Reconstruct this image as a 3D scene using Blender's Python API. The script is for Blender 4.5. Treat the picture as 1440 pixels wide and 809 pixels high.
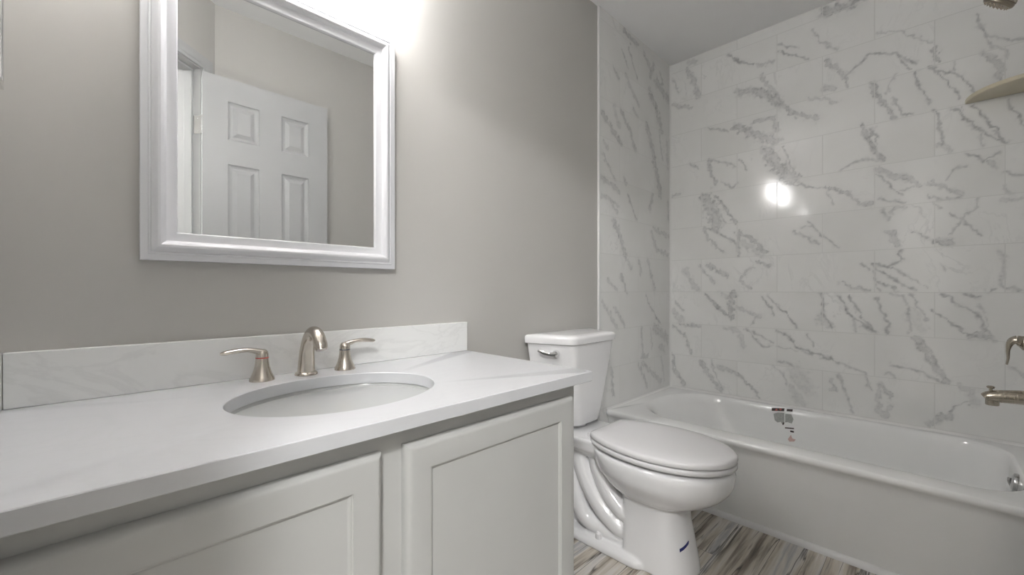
import bpy, bmesh, math, random
import numpy as np
from mathutils import Vector, Matrix

for o in list(bpy.data.objects):
    bpy.data.objects.remove(o)
S = bpy.context.scene
COL = S.collection
PI = math.pi

# ------------------------------------------------------------------ camera
YAW = 0.7922
cam_d = bpy.data.cameras.new('camera')
cam_d.sensor_width = 36.0
cam_d.lens = 583.42 / 1440 * 36.0
cam_d.shift_y = 3.8 / 1440
cam_d.clip_start = 0.01
cam = bpy.data.objects.new('camera', cam_d)
COL.objects.link(cam)
cam.location = (0.0, -1.2193, 0.9737)
cam.rotation_euler = (PI / 2, 0.0, YAW - PI / 2)
S.camera = cam

# ------------------------------------------------------------------ light and exposure
BULB_STRENGTH = 30.0
HALL_FILL_STRENGTH = 175.0
SHADE_STRENGTH = 30.0
w = bpy.data.worlds.new('world')
S.world = w
w.use_nodes = True
w.node_tree.nodes['Background'].inputs[0].default_value = (0.9, 0.95, 1.0, 1)
w.node_tree.nodes['Background'].inputs[1].default_value = 0.3
S.view_settings.view_transform = 'Standard'
S.view_settings.look = 'None'
S.view_settings.gamma = 1.0
S.view_settings.use_curve_mapping = False
S.view_settings.exposure = 0.30

# ------------------------------------------------------------------ materials
def new_mat(name):
    m = bpy.data.materials.new(name)
    m.use_nodes = True
    nt = m.node_tree
    return m, nt, nt.nodes['Principled BSDF']

def node(nt, typ, **kw):
    n = nt.nodes.new(typ)
    for k, v in kw.items():
        setattr(n, k, v)
    return n

def plain(name, col, rough=0.5, metal=0.0, spec=0.5, coat=0.0, noise=0.0, nscale=8.0, bump=0.0, bscale=300.0):
    """Principled colour with a faint procedural mottling and grain."""
    m, nt, b = new_mat(name)
    b.inputs['Roughness'].default_value = rough
    b.inputs['Metallic'].default_value = metal
    b.inputs['Specular IOR Level'].default_value = spec
    b.inputs['Coat Weight'].default_value = coat
    b.inputs['Coat Roughness'].default_value = 0.05
    tc = node(nt, 'ShaderNodeTexCoord')
    nz = node(nt, 'ShaderNodeTexNoise')
    nz.inputs['Scale'].default_value = nscale
    nz.inputs['Detail'].default_value = 3
    nt.links.new(tc.outputs['Object'], nz.inputs['Vector'])
    rp = node(nt, 'ShaderNodeValToRGB')
    k = noise
    rp.color_ramp.elements[0].position = 0.3
    rp.color_ramp.elements[1].position = 0.7
    rp.color_ramp.elements[0].color = (col[0]*(1-k), col[1]*(1-k), col[2]*(1-k), 1)
    rp.color_ramp.elements[1].color = (min(1, col[0]*(1+k)), min(1, col[1]*(1+k)), min(1, col[2]*(1+k)), 1)
    nt.links.new(nz.outputs['Fac'], rp.inputs['Fac'])
    nt.links.new(rp.outputs['Color'], b.inputs['Base Color'])
    if bump:
        nb = node(nt, 'ShaderNodeTexNoise')
        nb.inputs['Scale'].default_value = bscale
        nt.links.new(tc.outputs['Object'], nb.inputs['Vector'])
        bp = node(nt, 'ShaderNodeBump')
        bp.inputs['Strength'].default_value = bump
        bp.inputs['Distance'].default_value = 0.0006
        nt.links.new(nb.outputs['Fac'], bp.inputs['Height'])
        nt.links.new(bp.outputs['Normal'], b.inputs['Normal'])
    return m

def emit(name, col, strength):
    m, nt, b = new_mat(name)
    b.inputs['Base Color'].default_value = (*col, 1)
    b.inputs['Emission Color'].default_value = (*col, 1)
    b.inputs['Emission Strength'].default_value = strength
    return m

def tile_mat(name, axis, xoff, zoff):
    """Polished marble-look 8x16 inch wall tile in running bond; the veins come from the mesh attribute 'vein'."""
    m, nt, b = new_mat(name)
    L = nt.links.new
    tc = node(nt, 'ShaderNodeTexCoord')
    sp = node(nt, 'ShaderNodeSeparateXYZ')
    L(tc.outputs['Object'], sp.inputs[0])
    ax = node(nt, 'ShaderNodeMath', operation='ADD'); ax.inputs[1].default_value = xoff
    L(sp.outputs[axis], ax.inputs[0])
    az = node(nt, 'ShaderNodeMath', operation='ADD'); az.inputs[1].default_value = zoff
    L(sp.outputs['Z'], az.inputs[0])
    cb = node(nt, 'ShaderNodeCombineXYZ')
    L(ax.outputs[0], cb.inputs[0]); L(az.outputs[0], cb.inputs[1])
    br = node(nt, 'ShaderNodeTexBrick')
    br.offset = 0.5; br.offset_frequency = 2; br.squash = 1.0
    for k, v in {'Scale': 1.0, 'Mortar Size': 0.0017, 'Mortar Smooth': 0.2, 'Bias': 0.0, 'Brick Width': 0.4064, 'Row Height': 0.2032}.items():
        br.inputs[k].default_value = v
    br.inputs['Color1'].default_value = (0, 0, 0, 1)
    br.inputs['Color2'].default_value = (1, 1, 1, 1)
    br.inputs['Mortar'].default_value = (0.5, 0.5, 0.5, 1)
    L(cb.outputs[0], br.inputs['Vector'])
    # offset the fine pattern per tile so veins stop at the joints
    va = node(nt, 'ShaderNodeVectorMath', operation='MULTIPLY_ADD')
    va.inputs[1].default_value = (7.0, 5.0, 3.0)
    L(br.outputs['Color'], va.inputs[0]); L(tc.outputs['Object'], va.inputs[2])
    mp = node(nt, 'ShaderNodeMapping')
    mp.inputs['Rotation'].default_value = (0.6, 0.6, 0.0)
    mp.inputs['Scale'].default_value = (1.0, 1.0, 0.55)
    L(va.outputs[0], mp.inputs['Vector'])
    n1 = node(nt, 'ShaderNodeTexNoise')
    for k, v in {'Scale': 5.0, 'Detail': 7.0, 'Roughness': 0.62, 'Distortion': 1.4}.items():
        n1.inputs[k].default_value = v
    L(mp.outputs[0], n1.inputs['Vector'])
    sb = node(nt, 'ShaderNodeMath', operation='SUBTRACT'); sb.inputs[1].default_value = 0.5
    L(n1.outputs['Fac'], sb.inputs[0])
    ab = node(nt, 'ShaderNodeMath', operation='ABSOLUTE'); L(sb.outputs[0], ab.inputs[0])
    mr = node(nt, 'ShaderNodeMapRange'); mr.inputs['From Min'].default_value = 0.0; mr.inputs['From Max'].default_value = 0.022
    mr.inputs['To Min'].default_value = 1.0; mr.inputs['To Max'].default_value = 0.0
    L(ab.outputs[0], mr.inputs['Value'])
    n2 = node(nt, 'ShaderNodeTexNoise'); n2.inputs['Scale'].default_value = 3.2; n2.inputs['Detail'].default_value = 3
    L(va.outputs[0], n2.inputs['Vector'])
    m2 = node(nt, 'ShaderNodeMapRange'); m2.inputs['From Min'].default_value = 0.5; m2.inputs['From Max'].default_value = 0.72
    L(n2.outputs['Fac'], m2.inputs['Value'])
    mu = node(nt, 'ShaderNodeMath', operation='MULTIPLY'); L(mr.outputs[0], mu.inputs[0]); L(m2.outputs[0], mu.inputs[1])
    mu2 = node(nt, 'ShaderNodeMath', operation='MULTIPLY'); mu2.inputs[1].default_value = 0.30; L(mu.outputs[0], mu2.inputs[0])
    at = node(nt, 'ShaderNodeAttribute', attribute_name='vein')
    n3 = node(nt, 'ShaderNodeTexNoise'); n3.inputs['Scale'].default_value = 45.0; n3.inputs['Detail'].default_value = 4
    L(tc.outputs['Object'], n3.inputs['Vector'])
    m3 = node(nt, 'ShaderNodeMapRange'); m3.inputs['From Min'].default_value = 0.3; m3.inputs['From Max'].default_value = 0.65
    m3.inputs['To Min'].default_value = 0.55; m3.inputs['To Max'].default_value = 1.1
    L(n3.outputs['Fac'], m3.inputs['Value'])
    mv = node(nt, 'ShaderNodeMath', operation='MULTIPLY'); L(at.outputs['Fac'], mv.inputs[0]); L(m3.outputs[0], mv.inputs[1])
    mx = node(nt, 'ShaderNodeMath', operation='MAXIMUM'); L(mv.outputs[0], mx.inputs[0]); L(mu2.outputs[0], mx.inputs[1])
    # cloudy white ground
    g = node(nt, 'ShaderNodeValToRGB')
    g.color_ramp.elements[0].position = 0.35; g.color_ramp.elements[0].color = TILE_A
    g.color_ramp.elements[1].position = 0.65; g.color_ramp.elements[1].color = TILE_B
    L(n2.outputs['Fac'], g.inputs['Fac'])
    c1 = node(nt, 'ShaderNodeMix', data_type='RGBA'); L(mx.outputs[0], c1.inputs['Factor'])
    L(g.outputs['Color'], c1.inputs[6]); c1.inputs[7].default_value = TILE_VEIN
    c2 = node(nt, 'ShaderNodeMix', data_type='RGBA'); L(br.outputs['Fac'], c2.inputs['Factor'])
    L(c1.outputs[2], c2.inputs[6]); c2.inputs[7].default_value = TILE_GROUT
    L(c2.outputs[2], b.inputs['Base Color'])
    rr = node(nt, 'ShaderNodeMapRange'); rr.inputs['To Min'].default_value = 0.09; rr.inputs['To Max'].default_value = 0.6
    L(br.outputs['Fac'], rr.inputs['Value']); L(rr.outputs[0], b.inputs['Roughness'])
    inv = node(nt, 'ShaderNodeMath', operation='SUBTRACT'); inv.inputs[0].default_value = 1.0; L(br.outputs['Fac'], inv.inputs[1])
    # very slight waviness of the glaze
    n4 = node(nt, 'ShaderNodeTexNoise'); n4.inputs['Scale'].default_value = 9.0; n4.inputs['Detail'].default_value = 1
    L(va.outputs[0], n4.inputs['Vector'])
    ad = node(nt, 'ShaderNodeMath', operation='MULTIPLY_ADD'); ad.inputs[1].default_value = 0.35
    L(n4.outputs['Fac'], ad.inputs[0]); L(inv.outputs[0], ad.inputs[2])
    bu = node(nt, 'ShaderNodeBump'); bu.inputs['Strength'].default_value = 0.5; bu.inputs['Distance'].default_value = 0.0012
    L(ad.outputs[0], bu.inputs['Height']); L(bu.outputs['Normal'], b.inputs['Normal'])
    return m

def wood_floor_mat():
    m, nt, b = new_mat('grey_wood_look_plank')
    L = nt.links.new
    tc = node(nt, 'ShaderNodeTexCoord')
    sp = node(nt, 'ShaderNodeSeparateXYZ'); L(tc.outputs['Object'], sp.inputs[0])
    br = node(nt, 'ShaderNodeTexBrick'); br.offset = 0.37; br.offset_frequency = 2
    for k, v in {'Scale': 1.0, 'Mortar Size': 0.0007, 'Mortar Smooth': 0.1, 'Bias': 0.0, 'Brick Width': 1.22, 'Row Height': 0.152}.items():
        br.inputs[k].default_value = v
    br.inputs['Color1'].default_value = (0, 0, 0, 1); br.inputs['Color2'].default_value = (1, 1, 1, 1)
    ao = node(nt, 'ShaderNodeVectorMath', operation='ADD'); ao.inputs[1].default_value = (10.1, 10.06, 0)
    L(tc.outputs['Object'], ao.inputs[0]); L(ao.outputs[0], br.inputs['Vector'])
    va = node(nt, 'ShaderNodeVectorMath', operation='MULTIPLY_ADD'); va.inputs[1].default_value = (3.3, 2.1, 0.0)
    L(br.outputs['Color'], va.inputs[0]); L(tc.outputs['Object'], va.inputs[2])
    def stretched(sx, sy, scale, detail, dist, rough=0.6):
        mp = node(nt, 'ShaderNodeMapping'); mp.inputs['Scale'].default_value = (sx, sy, 1)
        L(va.outputs[0], mp.inputs['Vector'])
        n = node(nt, 'ShaderNodeTexNoise')
        n.inputs['Scale'].default_value = scale; n.inputs['Detail'].default_value = detail
        n.inputs['Distortion'].default_value = dist; n.inputs['Roughness'].default_value = rough
        L(mp.outputs[0], n.inputs['Vector'])
        return n
    n1 = stretched(0.55, 8.5, 2.3, 5, 0.12, 0.55)
    r1 = node(nt, 'ShaderNodeValToRGB')
    e = r1.color_ramp.elements
    e[0].position = 0.27; e[0].color = (0.05, 0.043, 0.037, 1)
    e[1].position = 0.72; e[1].color = (0.62, 0.575, 0.50, 1)
    for p, c in ((0.38, (0.20, 0.17, 0.14, 1)), (0.45, (0.44, 0.40, 0.34, 1)), (0.55, (0.54, 0.52, 0.49, 1)), (0.62, (0.36, 0.36, 0.37, 1))):
        x = e.new(p); x.color = c
    L(n1.outputs['Fac'], r1.inputs['Fac'])
    n2 = stretched(0.5, 8.0, 2.6, 3, 0.15)
    sb = node(nt, 'ShaderNodeMath', operation='SUBTRACT'); sb.inputs[1].default_value = 0.47; L(n2.outputs['Fac'], sb.inputs[0])
    ab = node(nt, 'ShaderNodeMath', operation='ABSOLUTE'); L(sb.outputs[0], ab.inputs[0])
    mr = node(nt, 'ShaderNodeMapRange'); mr.inputs['From Max'].default_value = 0.028; mr.inputs['To Min'].default_value = 0.95; mr.inputs['To Max'].default_value = 0.0
    L(ab.outputs[0], mr.inputs['Value'])
    n5 = stretched(1.0, 5.0, 2.0, 2, 0.0)
    m5 = node(nt, 'ShaderNodeMapRange'); m5.inputs['From Min'].default_value = 0.40; m5.inputs['From Max'].default_value = 0.55
    L(n5.outputs['Fac'], m5.inputs['Value'])
    mu = node(nt, 'ShaderNodeMath', operation='MULTIPLY'); L(mr.outputs[0], mu.inputs[0]); L(m5.outputs[0], mu.inputs[1])
    c1 = node(nt, 'ShaderNodeMix', data_type='RGBA'); L(mu.outputs[0], c1.inputs['Factor']); L(r1.outputs['Color'], c1.inputs[6])
    c1.inputs[7].default_value = (0.045, 0.038, 0.034, 1)
    n3 = stretched(1.5, 40.0, 5.0, 4, 0.0)
    m3 = node(nt, 'ShaderNodeMapRange'); m3.inputs['To Min'].default_value = 0.98; m3.inputs['To Max'].default_value = 1.42; L(n3.outputs['Fac'], m3.inputs['Value'])
    vm = node(nt, 'ShaderNodeVectorMath', operation='SCALE'); L(c1.outputs[2], vm.inputs[0]); L(m3.outputs[0], vm.inputs['Scale'])
    c2 = node(nt, 'ShaderNodeMix', data_type='RGBA'); L(br.outputs['Fac'], c2.inputs['Factor']); L(vm.outputs[0], c2.inputs[6])
    c2.inputs[7].default_value = (0.06, 0.055, 0.05, 1)
    L(c2.outputs[2], b.inputs['Base Color'])
    b.inputs['Roughness'].default_value = 0.42
    bu = node(nt, 'ShaderNodeBump'); bu.inputs['Strength'].default_value = 0.25; bu.inputs['Distance'].default_value = 0.001
    L(n3.outputs['Fac'], bu.inputs['Height']); L(bu.outputs['Normal'], b.inputs['Normal'])
    return m

def quartz_mat(name, QUARTZ, vein):
    m, nt, b = new_mat(name)
    L = nt.links.new
    tc = node(nt, 'ShaderNodeTexCoord')
    n1 = node(nt, 'ShaderNodeTexNoise')
    for k, v in {'Scale': 3.5, 'Detail': 6.0, 'Roughness': 0.6, 'Distortion': 1.2}.items():
        n1.inputs[k].default_value = v
    mp = node(nt, 'ShaderNodeMapping'); mp.inputs['Rotation'].default_value = (0.3, 0.5, 0.6); mp.inputs['Scale'].default_value = (1, 1.6, 2.2)
    L(tc.outputs['Object'], mp.inputs['Vector']); L(mp.outputs[0], n1.inputs['Vector'])
    r = node(nt, 'ShaderNodeValToRGB'); e = r.color_ramp.elements
    e[0].position = 0.0; e[0].color = QUARTZ
    e[1].position = 1.0; e[1].color = QUARTZ
    for p, k in ((0.46, 1.0), (0.50, vein), (0.54, 1.0)):
        x = e.new(p); x.color = (QUARTZ[0]*k, QUARTZ[1]*k, QUARTZ[2]*k, 1)
    L(n1.outputs['Fac'], r.inputs['Fac']); L(r.outputs['Color'], b.inputs['Base Color'])
    b.inputs['Roughness'].default_value = 0.22
    return m

def brushed_mat(name, col, rough):
    m, nt, b = new_mat(name)
    L = nt.links.new
    b.inputs['Base Color'].default_value = (*col, 1); b.inputs['Metallic'].default_value = 1.0
    tc = node(nt, 'ShaderNodeTexCoord')
    mp = node(nt, 'ShaderNodeMapping'); mp.inputs['Scale'].default_value = (70, 70, 6)
    L(tc.outputs['Object'], mp.inputs['Vector'])
    n = node(nt, 'ShaderNodeTexNoise'); n.inputs['Scale'].default_value = 3.0; n.inputs['Detail'].default_value = 3
    L(mp.outputs[0], n.inputs['Vector'])
    mr = node(nt, 'ShaderNodeMapRange'); mr.inputs['To Min'].default_value = rough - 0.04; mr.inputs['To Max'].default_value = rough + 0.05
    L(n.outputs['Fac'], mr.inputs['Value']); L(mr.outputs[0], b.inputs['Roughness'])
    return m

TILE_A = (0.84, 0.84, 0.825, 1); TILE_B = (0.89, 0.89, 0.88, 1)
TILE_VEIN = (0.45, 0.455, 0.46, 1); TILE_GROUT = (0.72, 0.72, 0.705, 1)
QUARTZ = (0.635, 0.645, 0.665, 1)
M_PAINT = plain('greige_wall_paint', (0.53, 0.519, 0.496), 0.6, noise=0.012, nscale=3, bump=0.15, bscale=260)
M_CEIL = plain('white_ceiling_paint', (0.90, 0.90, 0.90), 0.8, noise=0.01, bump=0.1)
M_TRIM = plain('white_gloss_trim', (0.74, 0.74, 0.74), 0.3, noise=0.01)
M_FRAME = plain('white_lacquer_frame', (0.72, 0.725, 0.75), 0.25, noise=0.008)
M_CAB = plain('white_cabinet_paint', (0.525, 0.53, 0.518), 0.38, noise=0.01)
M_DOOR = plain('white_door_paint', (0.50, 0.505, 0.51), 0.4, noise=0.01, bump=0.15, bscale=120)
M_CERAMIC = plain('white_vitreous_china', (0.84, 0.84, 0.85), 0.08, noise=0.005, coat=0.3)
M_SINK = plain('sink_china_shaded', (0.52, 0.53, 0.525), 0.10, noise=0.005)  # white china with the basin's shade put into its colour
M_HALL = plain('hall_paint_darkened', (0.26, 0.25, 0.235), 0.6, noise=0.012, nscale=3)  # wall paint colour darkened to cancel the strong added hall light
M_SEAT = plain('white_seat_plastic', (0.74, 0.735, 0.745), 0.16, noise=0.005)
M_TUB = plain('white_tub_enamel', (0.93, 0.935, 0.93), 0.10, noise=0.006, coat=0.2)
M_NICKEL = brushed_mat('brushed_nickel', (0.62, 0.57, 0.51), 0.24)
M_DKNICKEL = brushed_mat('satin_nickel_dark', (0.44, 0.395, 0.33), 0.26)
M_CHROME = plain('polished_chrome', (0.80, 0.80, 0.80), 0.06, metal=1.0)
M_HEAD = plain('dark_spray_face', (0.30, 0.26, 0.21), 0.35, metal=1.0)
M_STEEL = plain('darkened_chrome', (0.50, 0.50, 0.50), 0.16, metal=1.0)  # chrome colour darkened to carry the overflow plate's dark reflections
M_MIRROR = plain('silvered_mirror', (0.80, 0.81, 0.805), 0.0, metal=1.0)
M_DARK = plain('dark_recess', (0.03, 0.03, 0.03), 0.6)
M_RED = plain('red_index_ring', (0.55, 0.06, 0.05), 0.35)
M_BLUE = plain('blue_grey_index_ring', (0.06, 0.07, 0.10), 0.35)
M_TAPE = plain('navy_tape', (0.012, 0.018, 0.14), 0.45, noise=0.1)
M_LABELDK = plain('label_dark_ink', (0.035, 0.016, 0.016), 0.5, noise=0.4, nscale=200)
M_LABELRD = plain('label_red_ink', (0.42, 0.10, 0.09), 0.5, noise=0.2, nscale=150)
M_LABELGY = plain('label_grey_film', (0.40, 0.41, 0.40), 0.45, noise=0.15, nscale=120)
M_LABELPK = plain('label_pink_film', (0.66, 0.47, 0.45), 0.5, noise=0.1, nscale=150)
M_SHELF = plain('cream_stone_shelf', (0.66, 0.60, 0.46), 0.3, noise=0.06, nscale=10)
M_CAULK = plain('white_caulk', (0.82, 0.82, 0.81), 0.4, noise=0.01)
M_SHADE = emit('lit_frosted_glass_shade', (1.0, 0.99, 0.985), SHADE_STRENGTH)
M_BULB = emit('lit_bulb', (1.0, 0.97, 0.95), BULB_STRENGTH)
M_HALLFILL = emit('hall_fill_globe', (1.0, 0.995, 0.985), HALL_FILL_STRENGTH)
M_FLOOR = wood_floor_mat()
M_QUARTZ = quartz_mat('white_quartz', QUARTZ, 0.985)
M_SPLASH = quartz_mat('veined_quartz_lightened', (0.86, 0.865, 0.855, 1), 0.94)  # same stone as the worktop, colour lightened to offset its grazing light
M_TILE_R = tile_mat('marble_tile_long_wall', 'Y', 4.4773, -0.1507)
M_TILE_L = tile_mat('marble_tile_end_wall', 'X', 1.6310, -0.1507)

# ------------------------------------------------------------------ mesh helpers
def obj(name, bm, mat, parent=None, smooth=35, bevel=0.0, seg=2, angle=40, mods=None):
    """Link bm (built in world coordinates) as ONE mesh object, placed at its parent's root."""
    root = parent
    off = Vector((0, 0, 0))
    while root is not None:
        off += root.location
        root = root.parent
    if off.length:
        bmesh.ops.translate(bm, verts=bm.verts, vec=-off)
    bmesh.ops.recalc_face_normals(bm, faces=bm.faces)
    me = bpy.data.meshes.new(name)
    bm.to_mesh(me); bm.free()
    for m in (mat if isinstance(mat, (list, tuple)) else [mat]):
        me.materials.append(m)
    o = bpy.data.objects.new(name, me)
    COL.objects.link(o)
    if parent: o.parent = parent
    if smooth:
        for p in me.polygons: p.use_smooth = True
        me.set_sharp_from_angle(angle=math.radians(smooth))
    if bevel:
        b = o.modifiers.new('bevel', 'BEVEL'); b.width = bevel; b.segments = seg
        b.limit_method = 'ANGLE'; b.angle_limit = math.radians(angle); b.harden_normals = False
    if mods: mods(o)
    return o

def thing(name, label, cat, loc, group=None):
    o = bpy.data.objects.new(name, None); COL.objects.link(o)
    o.empty_display_size = 0.05
    o.location = loc; o['label'] = label; o['category'] = cat
    if group: o['group'] = group
    return o

def tag(o, label, cat, group=None):
    o['label'] = label; o['category'] = cat
    if group: o['group'] = group
    return o

def struct(name, bm, mat, **kw):
    o = obj(name, bm, mat, **kw); o['kind'] = 'structure'
    return o

def add_box(bm, x0, x1, y0, y1, z0, z1, mi=0):
    v = [bm.verts.new(p) for p in ((x0,y0,z0),(x1,y0,z0),(x1,y1,z0),(x0,y1,z0),(x0,y0,z1),(x1,y0,z1),(x1,y1,z1),(x0,y1,z1))]
    for f in ((0,3,2,1),(4,5,6,7),(0,1,5,4),(1,2,6,5),(2,3,7,6),(3,0,4,7)):
        bm.faces.new([v[i] for i in f]).material_index = mi
    return v

def add_loft(bm, loops, cap0=True, cap1=True, mi=0, closed=True):
    vs = [[bm.verts.new(p) for p in lp] for lp in loops]
    n = len(loops[0])
    for a, b in zip(vs, vs[1:]):
        for i in range(n if closed else n - 1):
            j = (i + 1) % n
            bm.faces.new((a[i], a[j], b[j], b[i])).material_index = mi
    if cap0: bm.faces.new(vs[0][::-1]).material_index = mi
    if cap1: bm.faces.new(vs[-1]).material_index = mi
    return vs

def add_lathe(bm, prof, origin, axis=(0,0,1), seg=32, cap0=True, cap1=True, mi=0):
    """prof: list of (radius, height along axis)."""
    ax = Vector(axis).normalized()
    u = ax.orthogonal().normalized(); v = ax.cross(u)
    o = Vector(origin)
    loops = [[o + ax*h + (u*math.cos(2*PI*i/seg) + v*math.sin(2*PI*i/seg))*max(r, 1e-5) for i in range(seg)] for r, h in prof]
    return add_loft(bm, loops, cap0, cap1, mi)

def catmull(pts, n):
    P = [Vector(p) for p in pts]
    P = [P[0]*2 - P[1]] + P + [P[-1]*2 - P[-2]]
    out = []
    for k in range(1, len(P) - 2):
        for i in range(n):
            t = i / n
            a, b, c, d = P[k-1], P[k], P[k+1], P[k+2]
            out.append(0.5*((2*b) + (c-a)*t + (2*a-5*b+4*c-d)*t*t + (3*b-a-3*c+d)*t**3))
    out.append(P[-2])
    return out

def add_tube(bm, pts, radii, seg=20, side=(0,0,1), flat=None, n=8, mi=0):
    """Tube through pts (smoothed); radii per control point; flat: per-point (width,height) factors about 'side'."""
    path = catmull(pts, n)
    m = len(path); k = len(pts) - 1
    def interp(arr, i):
        t = i / (m - 1) * k; a = min(int(t), k - 1); f = t - a
        if isinstance(arr[0], (tuple, list)):
            return tuple(arr[a][q]*(1-f) + arr[a+1][q]*f for q in range(2))
        return arr[a]*(1-f) + arr[a+1]*f
    loops = []
    for i, p in enumerate(path):
        d = (path[min(i+1, m-1)] - path[max(i-1, 0)]).normalized()
        s = Vector(side); s = (s - d*s.dot(d))
        if s.length < 1e-4: s = d.orthogonal()
        s.normalize(); q = d.cross(s)
        r = interp(radii, i); fw, fh = interp(flat, i) if flat else (1, 1)
        loops.append([p + q*(math.cos(2*PI*a/seg)*r*fw) + s*(math.sin(2*PI*a/seg)*r*fh) for a in range(seg)])
    return add_loft(bm, loops, True, True, mi)

def rrect(x0, x1, y0, y1, r, z, n=6):
    """Rounded rectangle loop (counter-clockwise) at height z."""
    out = []
    for cx, cy, a0 in ((x1-r, y1-r, 0), (x0+r, y1-r, PI/2), (x0+r, y0+r, PI), (x1-r, y0+r, 1.5*PI)):
        for i in range(n + 1):
            a = a0 + PI/2*i/n
            out.append((cx + r*math.cos(a), cy + r*math.sin(a), z))
    return out

def frame_xz(bm, x0, x1, z0, z1, y, prof, fill=False, mi=0, back=None):
    """Mitred frame facing -Y: prof = list of (inset from the outside, height towards the room)."""
    loops = []
    for t, h in prof:
        loops.append([(x0+t, y-h, z0+t), (x1-t, y-h, z0+t), (x1-t, y-h, z1-t), (x0+t, y-h, z1-t)])
    return add_loft(bm, loops, False, fill, mi)

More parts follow.
